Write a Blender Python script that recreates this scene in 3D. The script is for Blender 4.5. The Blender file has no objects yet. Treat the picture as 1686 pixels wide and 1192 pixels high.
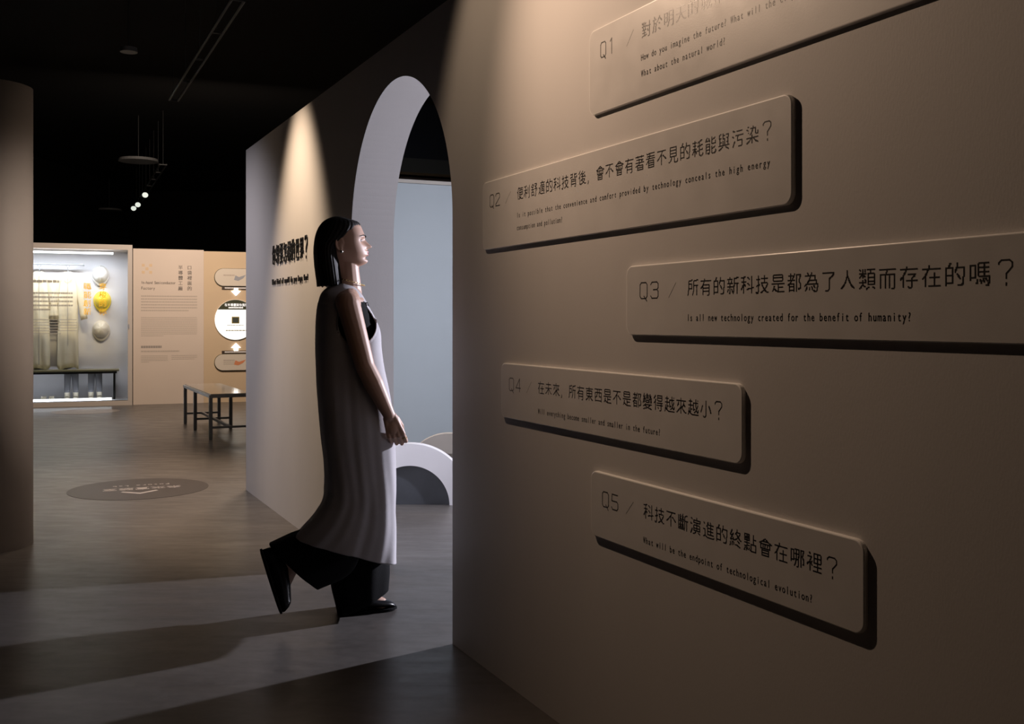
import bpy, bmesh, math, random
import numpy as np
from mathutils import Vector, Matrix
random.seed(4)
sc = bpy.context.scene
COL = sc.collection
PI = math.pi
R = math.radians

# ------------------------------------------------------------------ layout
NX, NY = .9021, .4314          # unit vector through the question wall (away from the visitor)
AX, AY = .4314, -.9021         # unit vector along the question wall, towards the camera
P1 = (-.2206, 3.827)           # foot of the right jamb of the arch
def W(s, d, z):                # along the wall, out of the wall (towards the camera side), up
    return Vector((P1[0]+AX*s-NX*d, P1[1]+AY*s-NY*d, z))
MW = Matrix(((AX, -NX, 0, P1[0]), (AY, -NY, 0, P1[1]), (0, 0, 1, 0), (0, 0, 0, 1)))
FX, FY = .9352, .3541          # along the far partition
MF = Matrix(((FX, FY, 0, -6.568), (FY, -FX, 0, 14.17), (0, 0, 1, 0), (0, 0, 0, 1)))   # q, out towards the visitor, up

# ------------------------------------------------------------------ camera, world, lights, exposure
cam_d = bpy.data.cameras.new('camera'); cam = bpy.data.objects.new('camera', cam_d); COL.objects.link(cam)
cam.location = (0, 0, 1.2); cam.rotation_euler = (PI/2, 0, 0)
cam_d.sensor_width = 36; cam_d.lens = 1700/1686*36
cam_d.shift_y = -(596-527)/1686
cam_d.clip_start = .02; cam_d.clip_end = 100
sc.camera = cam
wd = bpy.data.worlds.new('dark_hall'); sc.world = wd; wd.use_nodes = True
wd.node_tree.nodes['Background'].inputs[0].default_value = (.9, .85, .8, 1)
wd.node_tree.nodes['Background'].inputs[1].default_value = .0012
sc.view_settings.view_transform = 'Standard'; sc.view_settings.look = 'None'
sc.view_settings.gamma = 1; sc.view_settings.use_curve_mapping = False
sc.view_settings.exposure = 0.0

WARM = (1, .71, .50); COOL = (.80, .84, 1.0); NEUT = (1, .82, .62)
def aim(o, to):
    o.rotation_euler = (Vector(to)-o.location).to_track_quat('-Z', 'Y').to_euler()
def spot(name, loc, to, e, col, angle, blend, radius):
    d = bpy.data.lights.new(name, 'SPOT'); d.energy = e; d.color = col
    d.spot_size = R(angle); d.spot_blend = blend; d.shadow_soft_size = radius
    o = bpy.data.objects.new(name, d); o.location = loc; COL.objects.link(o); aim(o, to); return o
def area(name, loc, to, e, col, sx, sy, spread=180):
    d = bpy.data.lights.new(name, 'AREA'); d.energy = e; d.color = col; d.shape = 'RECTANGLE'; d.size = sx; d.size_y = sy
    d.spread = R(spread); o = bpy.data.objects.new(name, d); o.location = loc; COL.objects.link(o); aim(o, to); return o
# ceiling spots that graze the question wall
spot('wall_spot', W(.42, .75, 2.55), W(2.05, 0, 1.42), 54, (1, .69, .48), 124, 1, .02)
spot('wall_spot', W(.42, .75, 2.55), W(.9, 0, 1.9), 10, (1, .73, .50), 122, .35, .02)
spot('wall_spot', W(-2.25, .60, 3.15), W(-2.35, 0, .9), 300, (1, .75, .52), 54, .9, .05)
# cool wash on the far end of the question wall
spot('cool_spot', W(-4.2, 1.9, 3.2), W(-3.7, 0, .9), 170, (.95, .90, 1.0), 62, 1, .1)
# cool lamp in the room behind the arch: throws the opening and the visitor's shadow on the floor
spot('gallery_lamp', (2.72, 6.05, 1.6), (-.6, 4.3, 1.0), 1150, (.86, .86, 1.0), 90, .3, .05)
area('gallery_light', (1.2, 6.6, 2.9), (-.6, 8.6, .9), 26, (.90, .92, 1.0), 1.0, 1.0, 100)
# light tubes of the display case and an added warm spot that brightens the coats
area('case_light', MF @ Vector((.3, -.1, 2.1)), MF @ Vector((.3, -.4, 0)), 17, (.88, .93, 1), 1.5, .04)
area('case_light', MF @ Vector((.3, -.1, .12)), MF @ Vector((.3, -.5, .6)), 1.0, (.80, .86, 1), 1.5, .04)
spot('coat_fill_spot', MF @ Vector((.6, 2.2, 3.3)), MF @ Vector((.35, -.5, .95)), 230, (1, .76, .38), 30, 1, .05)
# warm and neutral lights of the far room
area('hall_light', MF @ Vector((2.2, 2.6, 3.3)), MF @ Vector((2.2, 0, 1.1)), 100, (1, .80, .64), 1.6, .4)
area('hall_light', MF @ Vector((.6, 3.2, 3.4)), MF @ Vector((.7, 2.0, 0)), 30, (1, .8, .62), 1.2, 1.2)
spot('floor_spot', (-1.9, 8.6, 3.4), (-2.1, 7.7, 0), 560, (1, .76, .56), 70, 1, .2)
spot('floor_spot', (-2.0, 6.2, 3.4), (-2.0, 6.9, 0), 8, (1, .76, .56), 70, 1, .2)
spot('column_spot', (-.9, 5.3, 2.7), (-2.7, 5.47, .75), 80, (1, .80, .66), 62, 1, .1)

# ------------------------------------------------------------------ materials
MATS = {}
def mat(name, col, rough=.6, metal=0, spec=.5, noise=0, nscale=8, bump=0, bscale=60, emit=0, ecol=None, stretch=None, rvar=0):
    if name in MATS: return MATS[name]
    m = bpy.data.materials.new(name); m.use_nodes = True; nt = m.node_tree; b = nt.nodes['Principled BSDF']
    b.inputs['Base Color'].default_value = (*col, 1); b.inputs['Roughness'].default_value = rough
    b.inputs['Metallic'].default_value = metal; b.inputs['Specular IOR Level'].default_value = spec
    tc = nt.nodes.new('ShaderNodeTexCoord'); mp = nt.nodes.new('ShaderNodeMapping')
    nt.links.new(tc.outputs['Object'], mp.inputs[0])
    if stretch: mp.inputs['Scale'].default_value = stretch
    if noise or rvar:
        n = nt.nodes.new('ShaderNodeTexNoise'); n.inputs['Scale'].default_value = nscale; n.inputs['Detail'].default_value = 6
        nt.links.new(mp.outputs[0], n.inputs['Vector'])
        if noise:
            r = nt.nodes.new('ShaderNodeMapRange'); r.inputs['To Min'].default_value = 1-noise; r.inputs['To Max'].default_value = 1+noise
            r.inputs['From Min'].default_value = .25; r.inputs['From Max'].default_value = .75
            nt.links.new(n.outputs[0], r.inputs[0])
            v = nt.nodes.new('ShaderNodeVectorMath'); v.operation = 'SCALE'; v.inputs[0].default_value = col
            nt.links.new(r.outputs[0], v.inputs['Scale']); nt.links.new(v.outputs[0], b.inputs['Base Color'])
        if rvar:
            r = nt.nodes.new('ShaderNodeMapRange'); r.inputs['To Min'].default_value = rough-rvar; r.inputs['To Max'].default_value = rough+rvar
            r.inputs['From Min'].default_value = .3; r.inputs['From Max'].default_value = .7
            nt.links.new(n.outputs[0], r.inputs[0]); nt.links.new(r.outputs[0], b.inputs['Roughness'])
    if bump:
        n = nt.nodes.new('ShaderNodeTexNoise'); n.inputs['Scale'].default_value = bscale; n.inputs['Detail'].default_value = 4
        nt.links.new(mp.outputs[0], n.inputs['Vector'])
        bp = nt.nodes.new('ShaderNodeBump'); bp.inputs['Strength'].default_value = bump; bp.inputs['Distance'].default_value = .01
        nt.links.new(n.outputs[0], bp.inputs['Height']); nt.links.new(bp.outputs[0], b.inputs['Normal'])
    if emit:
        b.inputs['Emission Color'].default_value = (*(ecol or col), 1); b.inputs['Emission Strength'].default_value = emit
    MATS[name] = m; return m
def glass_mat():
    m = bpy.data.materials.new('clear_glass'); m.use_nodes = True; nt = m.node_tree; nt.nodes.clear()
    o = nt.nodes.new('ShaderNodeOutputMaterial'); mx = nt.nodes.new('ShaderNodeMixShader'); t = nt.nodes.new('ShaderNodeBsdfTransparent')
    g = nt.nodes.new('ShaderNodeBsdfGlossy'); f = nt.nodes.new('ShaderNodeFresnel'); f.inputs[0].default_value = 1.45
    g.inputs['Roughness'].default_value = .05; t.inputs[0].default_value = (.97, .98, .98, 1)
    nt.links.new(f.outputs[0], mx.inputs[0]); nt.links.new(t.outputs[0], mx.inputs[1]); nt.links.new(g.outputs[0], mx.inputs[2]); nt.links.new(mx.outputs[0], o.inputs[0])
    return m
M_wall = mat('matt_wall_paint', (.60, .575, .56), .62, noise=.035, nscale=3, bump=.035, bscale=260, stretch=(1, 1, .35))
M_sign = mat('painted_sign_board', (.66, .64, .625), .42, noise=.03, nscale=14, bump=.02, bscale=300, rvar=.05)
M_edgeglow = mat('board_edge_highlight', (.95, .93, .90), .35)  # near-white colour paints the bright glow along the board edges
M_ink = mat('gloss_black_vinyl', (.012, .010, .010), .36, spec=1.0)
M_inkmatt = mat('matt_black_letter', (.012, .012, .014), .5)
M_black = mat('black_paint', (.004, .004, .004), .9, spec=.1)
M_duct = mat('dark_duct', (.05, .048, .042), .7, spec=.2)
M_col = mat('column_paint', (.50, .46, .43), .6, noise=.03, nscale=4, bump=.03, bscale=200)
M_blue = mat('pale_blue_wall', (.50, .55, .60), .7, noise=.02, nscale=2, bump=.03, bscale=200)
M_white = mat('white_lacquer', (.66, .65, .67), .5, noise=.01, nscale=5)
M_cream = mat('cream_block', (.55, .50, .46), .6)
M_dark = mat('dark_grey_board', (.05, .055, .065), .5, noise=.15, nscale=6)
M_beige = mat('beige_panel', (.62, .52, .44), .65, noise=.02, nscale=3)
M_tan = mat('tan_panel', (.58, .44, .29), .65, noise=.02, nscale=3)
M_frame = mat('case_frame_paint', (.52, .46, .41), .4)
M_glass = glass_mat()
M_led = mat('led_tube', (1, 1, 1), .5, emit=5, ecol=(.93, .96, 1))
M_caseback = mat('case_back_board', (.62, .62, .66), .7)
M_steel = mat('blue_grey_steel', (.30, .32, .36), .4, metal=.1)
M_print = mat('grey_print', (.30, .26, .23), .7)
M_printf = mat('faint_print', (.46, .39, .33), .7)
M_yel = mat('yellow_vinyl', (.95, .62, .06), .5)
M_tint = mat('glass_print', (.30, .30, .30), .6)

def floor_material():
    m = bpy.data.materials.new('polished_concrete_floor'); m.use_nodes = True; nt = m.node_tree; b = nt.nodes['Principled BSDF']; L = nt.links.new
    tc = nt.nodes.new('ShaderNodeTexCoord')
    def nz(scale, det, st=(1, 1, 1)):
        mp = nt.nodes.new('ShaderNodeMapping'); mp.inputs['Scale'].default_value = st; mp.inputs['Rotation'].default_value = (0, 0, .45)
        n = nt.nodes.new('ShaderNodeTexNoise'); n.inputs['Scale'].default_value = scale; n.inputs['Detail'].default_value = det; n.inputs['Roughness'].default_value = .65
        L(tc.outputs['Object'], mp.inputs[0]); L(mp.outputs[0], n.inputs['Vector']); return n
    n1 = nz(2.2, 8, (.6, 1.4, 1)); n2 = nz(22, 8); n3 = nz(160, 2); n5 = nz(7, 2, (.5, 1.6, 1))
    cr = nt.nodes.new('ShaderNodeValToRGB'); cr.color_ramp.elements[0].position = .3; cr.color_ramp.elements[1].position = .72
    cr.color_ramp.elements[0].color = (.058, .052, .048, 1); cr.color_ramp.elements[1].color = (.125, .113, .104, 1)
    add = nt.nodes.new('ShaderNodeMath'); add.operation = 'MULTIPLY_ADD'; add.inputs[1].default_value = .45
    L(n2.outputs[0], add.inputs[0]); ml = nt.nodes.new('ShaderNodeMath'); ml.operation = 'MULTIPLY'; ml.inputs[1].default_value = .55
    L(n1.outputs[0], ml.inputs[0]); L(ml.outputs[0], add.inputs[2]); L(add.outputs[0], cr.inputs[0])
    L(cr.outputs[0], b.inputs['Base Color'])
    rr = nt.nodes.new('ShaderNodeMapRange'); rr.inputs['From Min'].default_value = .3; rr.inputs['From Max'].default_value = .7
    rr.inputs['To Min'].default_value = .29; rr.inputs['To Max'].default_value = .40; L(n5.outputs[0], rr.inputs[0]); L(rr.outputs[0], b.inputs['Roughness'])
    bp = nt.nodes.new('ShaderNodeBump'); bp.inputs['Strength'].default_value = .06; bp.inputs['Distance'].default_value = .003
    L(n3.outputs[0], bp.inputs['Height']); bp2 = nt.nodes.new('ShaderNodeBump'); bp2.inputs['Strength'].default_value = .05; bp2.inputs['Distance'].default_value = .02
    L(n5.outputs[0], bp2.inputs['Height']); L(bp2.outputs[0], b.inputs['Normal'])
    return m
M_floor = floor_material()

# ------------------------------------------------------------------ helpers
def tag(o, label=None, cat=None, group=None, kind=None):
    for k, v in (('label', label), ('category', cat), ('group', group), ('kind', kind)):
        if v: o[k] = v
    return o
def empty(name, M, label=None, cat=None, group=None):
    o = bpy.data.objects.new(name, None); COL.objects.link(o); o.matrix_world = M; o.empty_display_size = .1
    return tag(o, label, cat, group)
def link(name, me, m=None, parent=None, M=None, smooth=False):
    o = bpy.data.objects.new(name, me); COL.objects.link(o)
    if m is not None:
        for x in (m if isinstance(m, (list, tuple)) else [m]): me.materials.append(x)
    if parent is not None: o.parent = parent
    if M is not None: o.matrix_local = M if parent is not None else M
    if smooth: me.shade_smooth()
    return o
def mesh(name, bm):
    me = bpy.data.meshes.new(name); bmesh.ops.recalc_face_normals(bm, faces=bm.faces); bm.to_mesh(me); bm.free(); return me
def pyd(name, v, f):
    me = bpy.data.meshes.new(name); me.from_pydata([tuple(x) for x in v], [], f); me.update(); return me
def box(bm, lo, hi, bev=0):
    lo = Vector(lo); hi = Vector(hi)
    r = bmesh.ops.create_cube(bm, size=1, matrix=Matrix.Translation((lo+hi)/2) @ Matrix.Diagonal((*(hi-lo), 1)))
    if bev:
        es = {e for v in r['verts'] for e in v.link_edges}
        bmesh.ops.bevel(bm, geom=list(es), offset=bev, segments=2, affect='EDGES', profile=.5)
def boxo(name, lo, hi, m, parent=None, M=None, bev=0):
    bm = bmesh.new(); box(bm, lo, hi, bev); return link(name, mesh(name, bm), m, parent, M)
def cyl(bm, p, q, r1, r2=None, seg=16, cap=True):
    p = Vector(p); q = Vector(q); d = q-p; r2 = r1 if r2 is None else r2
    m = Matrix.Translation((p+q)/2) @ d.to_track_quat('Z', 'Y').to_matrix().to_4x4()
    return bmesh.ops.create_cone(bm, cap_ends=cap, segments=seg, radius1=r1, radius2=r2, depth=d.length, matrix=m)
def prism(bm, pts, y0, y1):     # polygon in x,z extruded along y
    a = [bm.verts.new((x, y0, z)) for x, z in pts]; b = [bm.verts.new((x, y1, z)) for x, z in pts]
    n = len(pts); bm.faces.new(a); bm.faces.new(b[::-1])
    for i in range(n): bm.faces.new((a[i], b[i], b[(i+1) % n], a[(i+1) % n]))
    return a, b
def rounded(x0, x1, z0, z1, r, seg=8):
    p = []
    for cx, cz, a0 in ((x1-r, z1-r, 0), (x0+r, z1-r, 90), (x0+r, z0+r, 180), (x1-r, z0+r, 270)):
        for k in range(seg+1):
            t = R(a0+90*k/seg); p.append((cx+r*math.cos(t), cz+r*math.sin(t)))
    return p
def loft(name, rings, m, parent=None, M=None, cap=True, smooth=True, closed=True):
    n = len(rings[0]); v = [p for r in rings for p in r]; f = []
    for i in range(len(rings)-1):
        for j in range(n if closed else n-1):
            k = (j+1) % n; f.append((i*n+j, i*n+k, (i+1)*n+k, (i+1)*n+j))
    if cap: f.append(tuple(range(n))[::-1]); f.append(tuple((len(rings)-1)*n+j for j in range(n)))
    return link(name, pyd(name, v, f), m, parent, M, smooth)

# ------------------------------------------------------------------ lettering
def glyph_tris(ch):
    cu = bpy.data.curves.new('g', 'FONT'); cu.body = ch; cu.size = 1; cu.resolution_u = 3
    ob = bpy.data.objects.new('g', cu); COL.objects.link(ob)
    dg = bpy.context.evaluated_depsgraph_get(); dg.update()
    me = ob.evaluated_get(dg).to_mesh(); me.calc_loop_triangles()
    v = np.array([x.co[:2] for x in me.vertices]).reshape(-1, 2); t = np.array([x.vertices[:] for x in me.loop_triangles], int).reshape(-1, 3)
    bpy.data.objects.remove(ob); bpy.data.curves.remove(cu)
    return v, t
def raster(v, t, N, x0, y0, size):
    g = np.zeros((N, N), bool); c = (np.arange(N)+.5)/N*size; X, Y = np.meshgrid(c+x0, c+y0)
    for a, b, d in t:
        A, B, D = v[a], v[b], v[d]
        e = lambda P, Q: (Q[0]-P[0])*(Y-P[1])-(Q[1]-P[1])*(X-P[0])
        s1, s2, s3 = e(A, B), e(B, D), e(D, A)
        g |= ((s1 >= 0) & (s2 >= 0) & (s3 >= 0)) | ((s1 <= 0) & (s2 <= 0) & (s3 <= 0))
    return g
def thin(I):
    I = np.pad(I, 1).astype(np.uint8)
    while True:
        n = 0
        for st in (0, 1):
            P2 = np.roll(I, 1, 0); P6 = np.roll(I, -1, 0); P4 = np.roll(I, -1, 1); P8 = np.roll(I, 1, 1)
            P3 = np.roll(P2, -1, 1); P9 = np.roll(P2, 1, 1); P5 = np.roll(P6, -1, 1); P7 = np.roll(P6, 1, 1)
            q = [P2, P3, P4, P5, P6, P7, P8, P9, P2]
            A = sum(((q[i] == 0) & (q[i+1] == 1)).astype(int) for i in range(8)); B = sum(x.astype(int) for x in q[:8])
            c = ((P2*P4*P6 == 0) & (P4*P6*P8 == 0)) if st == 0 else ((P2*P4*P8 == 0) & (P2*P6*P8 == 0))
            m = (I == 1) & (A == 1) & (B >= 2) & (B <= 6) & c
            n += m.sum(); I[m] = 0
        if n == 0: break
    return I[1:-1, 1:-1].astype(bool)
PIX = {}; GLY = {}
def pix_glyph(ch, N=24):        # single-pixel-stroke bitmap of a character: list of cells in a unit em
    if ch not in PIX:
        v, t = glyph_tris(ch); cells = []
        if len(t):
            x0 = 0; 
            if np.ptp(v[:, 0]) < .6: x0 = (v[:, 0].min()+v[:, 0].max())/2-.5
            if ch in ',，': x0 = v[:, 0].min()-.12
            sk = thin(raster(v, t, N*4, x0, -.12, 1.0)); g = sk.reshape(N, 4, N, 4).sum((1, 3)) >= 2
            for r in range(N):
                c = 0
                while c < N:
                    if g[r, c]:
                        e = c
                        while e+1 < N and g[r, e+1]: e += 1
                        cells.append((c/N, (e+1)/N, r/N, (r+1)/N)); c = e+1
                    else: c += 1
        PIX[ch] = cells
    return PIX[ch]
def out_glyph(ch):
    if ch not in GLY: GLY[ch] = glyph_tris(ch)
    return GLY[ch]
def headline(name, txt, s0, s1, z0, h, y, m, parent, grow=.20, N=24, flip=1):
    """bitmap characters between s0 and s1, standing on z0, height h, on the plane y"""
    n = len(txt); adv = (s1-s0)/n; v = []; f = []
    g = grow/N
    for i, ch in enumerate(txt):
        if ch == '?':
            st = [(.22, .80, .22, .86), (.22, .86, .32, .95), (.32, .95, .62, .95), (.62, .95, .72, .86), (.72, .86, .72, .70), (.72, .70, .60, .56), (.60, .56, .50, .46), (.50, .46, .50, .28), (.50, .12, .50, .03)]
            kq = h*.026*(1+grow*.8)
            for x0, a0, x1, a1 in st:
                p = Vector((s0+adv*(i+x0), 0, z0+a0*h)); q = Vector((s0+adv*(i+x1), 0, z0+a1*h)); d = (q-p).normalized(); nn = Vector((-d.z, 0, d.x))*kq; o = len(v)
                v += [(c.x, y, c.z) for c in (p-nn-d*kq*.6, q-nn+d*kq*.6, q+nn+d*kq*.6, p+nn-d*kq*.6)]; f.append((o, o+1, o+2, o+3))
            continue
        for a, b, c, d in pix_glyph(ch, N):
            xa = s0+adv*(i+.02)+(a-g)*adv*.94; xb = s0+adv*(i+.02)+(b+g)*adv*.94
            za = z0+(c-g)*h; zb = z0+(d+g)*h; k = len(v); v += [(xa, y, za), (xb, y, za), (xb, y, zb), (xa, y, zb)]; f.append((k, k+1, k+2, k+3))
    return link(name, pyd(name, v, f), m, parent)
def caption(name, txt, s0, s1, z0, cap, y, m, parent, mono=True, bold=0):
    """outline characters, evenly spaced, cap height cap"""
    n = len(txt); adv = (s1-s0)/n; sc_ = cap/.73; v = []; f = []
    for i, ch in enumerate(txt):
        if ch == ' ': continue
        gv, gt = out_glyph(ch)
        if not len(gt): continue
        a, b = gv[:, 0].min(), gv[:, 0].max(); w = (b-a)*sc_*.82
        k = .82 if w < adv*.84 else .82*adv*.84/w
        cx = s0+adv*(i+.5)
        for dx, dz in (((-bold, 0), (bold, 0), (0, bold), (0, -bold)) if bold else ((0, 0),)):
            o = len(v); v += [(cx+dx+(x-(a+b)/2)*sc_*k, y, z0+dz+z*sc_) for x, z in gv]; f += [(o+p, o+q, o+r) for p, q, r in gt]
    return link(name, pyd(name, v, f), m, parent)
def rows(bm, x0, x1, ztop, zbot, n, y, fill=.5, last=.6, seed=1, lo=.01, hi=.035):
    rnd = random.Random(seed); p = (ztop-zbot)/n
    for i in range(n):
        xe = x0+(x1-x0)*(last if i == n-1 else 1); x = x0; zt = ztop-p*i
        while x < xe-.004:
            w = min(rnd.uniform(lo, hi), xe-x)
            vs = [bm.verts.new(c) for c in ((x, y, zt-p*fill), (x+w*.88, y, zt-p*fill), (x+w*.88, y, zt), (x, y, zt))]; bm.faces.new(vs); x += w

# ------------------------------------------------------------------ structure
def struct(o): o['kind'] = 'structure'; return o
struct(boxo('floor', (-9, -3, -.1), (9, 25, 0), M_floor))
rs = random.Random(8); v = []; f = []
for i in range(45):                          # pale scuffs on the floor
    x, y_, a, l, w = rs.uniform(-2.2, .2), rs.uniform(2.6, 6.0), rs.uniform(0, PI), rs.uniform(.02, .09), rs.uniform(.0003, .0006)
    dx, dy = math.cos(a)*l, math.sin(a)*l; nx, ny = -math.sin(a)*w, math.cos(a)*w; o = len(v)
    v += [(x, y_, .0004), (x+dx/2+nx, y_+dy/2+ny, .0004), (x+dx, y_+dy, .0004), (x+dx/2-nx, y_+dy/2-ny, .0004)]; f.append((o, o+1, o+2, o+3))
o = link('floor_scuffs', pyd('scuffs', v, f), mat('pale_scuff', (.19, .175, .17), .5), bpy.data.objects['floor']); o['kind'] = 'stuff'
struct(boxo('ceiling', (-9, -3, 4.3), (9, 25, 4.4), M_black))
struct(boxo('wall_left', (-9.1, -3, 0), (-9, 25, 4.3), M_black))
struct(boxo('wall_back', (-9, 24.9, 0), (9, 25, 4.3), M_black))
struct(boxo('wall_front', (-9, -3.1, 0), (9, -3, 4.3), M_black))
struct(boxo('wall_east', (9, -3, 0), (9.1, 25, 4.3), M_black))
# question wall with the arched doorway (outline in s,z)
SL, SR, AR = -1.289, 0.0, .6445; SPR = 2.228-AR
out = [(-3.8465, 0), (-3.8465, 2.40), (6.2, 2.40), (6.2, 0), (SR, 0)]
arc = [(SL+AR+AR*math.cos(t), SPR+AR*math.sin(t)) for t in np.linspace(0, PI, 65)]
TH = .215
def wall_mesh():
    bm = bmesh.new()
    # split in quads so that shading stays clean: strips below and above the arch curve
    def quad(p):
        a = [bm.verts.new((x, 0, z)) for x, z in p]; bm.faces.new(a)
        b = [bm.verts.new((x, -TH, z)) for x, z in p]; bm.faces.new(b[::-1])
    quad([(-3.8465, 0), (SL, 0), (SL, SPR), (SL, 2.4), (-3.8465, 2.4)])
    quad([(0, 0), (6.2, 0), (6.2, 2.4), (0, 2.4), (0, SPR)])
    for i in range(64):
        (x0, z0), (x1, z1) = arc[i], arc[i+1]
        quad([(x1, z1), (x0, z0), (x0, 2.4), (x1, 2.4)])
    ring = [(0, 0)]+arc+[(SL, 0)]
    for (x0, z0), (x1, z1) in zip(ring[:-1], ring[1:]):
        a = [bm.verts.new(c) for c in ((x0, 0, z0), (x0, -TH, z0), (x1, -TH, z1), (x1, 0, z1))]; bm.faces.new(a)
    for (x0, z0), (x1, z1) in (((-3.8465, 0), (-3.8465, 2.4)), ((-3.8465, 2.4), (6.2, 2.4)), ((6.2, 2.4), (6.2, 0))):
        a = [bm.verts.new(c) for c in ((x0, 0, z0), (x0, -TH, z0), (x1, -TH, z1), (x1, 0, z1))]; bm.faces.new(a)
    bmesh.ops.remove_doubles(bm, verts=bm.verts, dist=1e-5)
    return mesh('wall_right', bm)
wr = struct(link('wall_right', wall_mesh(), M_wall, M=MW))
# room behind the arch
o = struct(boxo('wall_gallery_back', (-5.10, -4.6, 0), (-5.0, -.52, 2.40), M_blue, M=MW))
struct(boxo('trim_1', (-5.11, -4.6, 2.40), (-4.985, -.52, 2.43), M_cream, M=MW))
struct(boxo('wall_gallery_left', (-5.0, -.60, 0), (-3.86, -.52, 2.40), M_wall, M=MW))
struct(boxo('wall_gallery_corner', (-3.93, -.60, 0), (-3.85, -TH, 2.40), M_wall, M=MW))
struct(boxo('wall_gallery_right', (-5.0, -4.6, 0), (1.6, -4.5, 2.40), M_wall, M=MW))

# ------------------------------------------------------------------ question signs
S = [  # s0,s1,z0,z1, number, (s..), headline, s range, z, captions
 ('Q1', 1.0345, 2.62, 1.769, 2.004, (1.098, 1.167), (1.232, 1.266), '對於明天的城市與自然，你有什麼想像', (1.3012, 1.3012+.0505*17), 1.9185, [('How do you imagine the future? What will the city of tomorrow', 1.3012, 1.3012+.01168*62, 1.8645), ('What about the natural world?', 1.3012, 1.6431+.01, 1.8235)],
  'large top question board cut off by the upper picture edge, lettering glinting gold'),
 ('Q2', .2993, 1.8732, 1.440, 1.671, (.3617, .440), (.4834, .5251), '便利舒適的科技背後,會不會有著看不見的耗能與污染?', (.5694, 1.822), 1.5815, [('Is it possible that the convenience and comfort provided by technology conceals the high energy', .5694, 1.8072, 1.5275), ('consumption and pollution?', .5694, .8790, 1.4875)],
  'long question board numbered Q2, second from the top, right of the arch'),
 ('Q3', 1.2296, 2.53, 1.161, 1.341, (1.297, 1.380), (1.4261, 1.4573), '所有的新科技是都為了人類而存在的嗎?', (1.5027, 2.412), 1.255, [('Is all new technology created for the benefit of humanity?', 1.5027, 2.1918, 1.198)],
  'middle question board numbered Q3, running out of the right picture edge'),
 ('Q4', .4504, 1.7114, .880, 1.059, (.5136, .5975), (.6404, .6744), '在未來,所有東西是不是都變得越來越小?', (.7161, 1.652), .9715, [('Will everything become smaller and smaller in the future?', .719, 1.3916, .9125)],
  'question board numbered Q4, below Q3 and near the arch'),
 ('Q5', 1.043, 2.0752, .602, .782, (1.1077, 1.188), (1.2296, 1.2652), '科技不斷演進的終點會在哪裡?', (1.3114, 2.017), .6915, [('What will be the endpoint of technological evolution?', 1.3114, 1.9372, .631)],
  'lowest question board numbered Q5, close to the floor')]
SD = {'Q1': .011, 'Q2': .011, 'Q3': .011, 'Q4': .011, 'Q5': .011}
STROKES = {'Q': [(.18, 0, .82, 0), (.82, 0, 1, .14), (1, .14, 1, .86), (1, .86, .82, 1), (.82, 1, .18, 1), (.18, 1, 0, .86), (0, .86, 0, .14), (0, .14, .18, 0), (.55, .14, .95, -.16)],
 '1': [(.35, .84, .62, 1), (.62, 1, .62, 0)],
 '2': [(.0, .80, .0, .88), (0, .88, .16, 1), (.16, 1, .84, 1), (.84, 1, 1, .88), (1, .88, 1, .66), (1, .66, 0, .14), (0, .14, 0, 0), (0, 0, 1, 0)],
 '3': [(0, .86, .16, 1), (.16, 1, .84, 1), (.84, 1, 1, .88), (1, .88, 1, .64), (1, .64, .84, .53), (.84, .53, .35, .53), (.84, .53, 1, .42), (1, .42, 1, .12), (1, .12, .84, 0), (.84, 0, .16, 0), (.16, 0, 0, .14)],
 '4': [(.78, 0, .78, 1), (.78, 1, 0, .28), (0, .28, 1, .28)],
 '5': [(.95, 1, .08, 1), (.08, 1, .04, .56), (.04, .56, .84, .56), (.84, .56, 1, .44), (1, .44, 1, .12), (1, .12, .84, 0), (.84, 0, .16, 0), (.16, 0, 0, .14)]}
def numeral(txt, s0, s1, z0, h, y, root):
    w = (s1-s0)*.40; v = []; f = []; k = .0015
    for i, ch in enumerate(txt):
        for x0, a0, x1, a1 in STROKES[ch]:
            p = Vector((s0+i*(s1-s0-w)+x0*w, 0, z0+a0*h)); q = Vector((s0+i*(s1-s0-w)+x1*w, 0, z0+a1*h)); d = (q-p).normalized(); n = Vector((-d.z, 0, d.x))*k; o = len(v)
            v += [(c.x, y, c.z) for c in (p-n-d*k, q-n+d*k, q+n+d*k, p+n-d*k)]; f.append((o, o+1, o+2, o+3))
    return link('number', pyd('number', v, f), M_ink, root)
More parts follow.
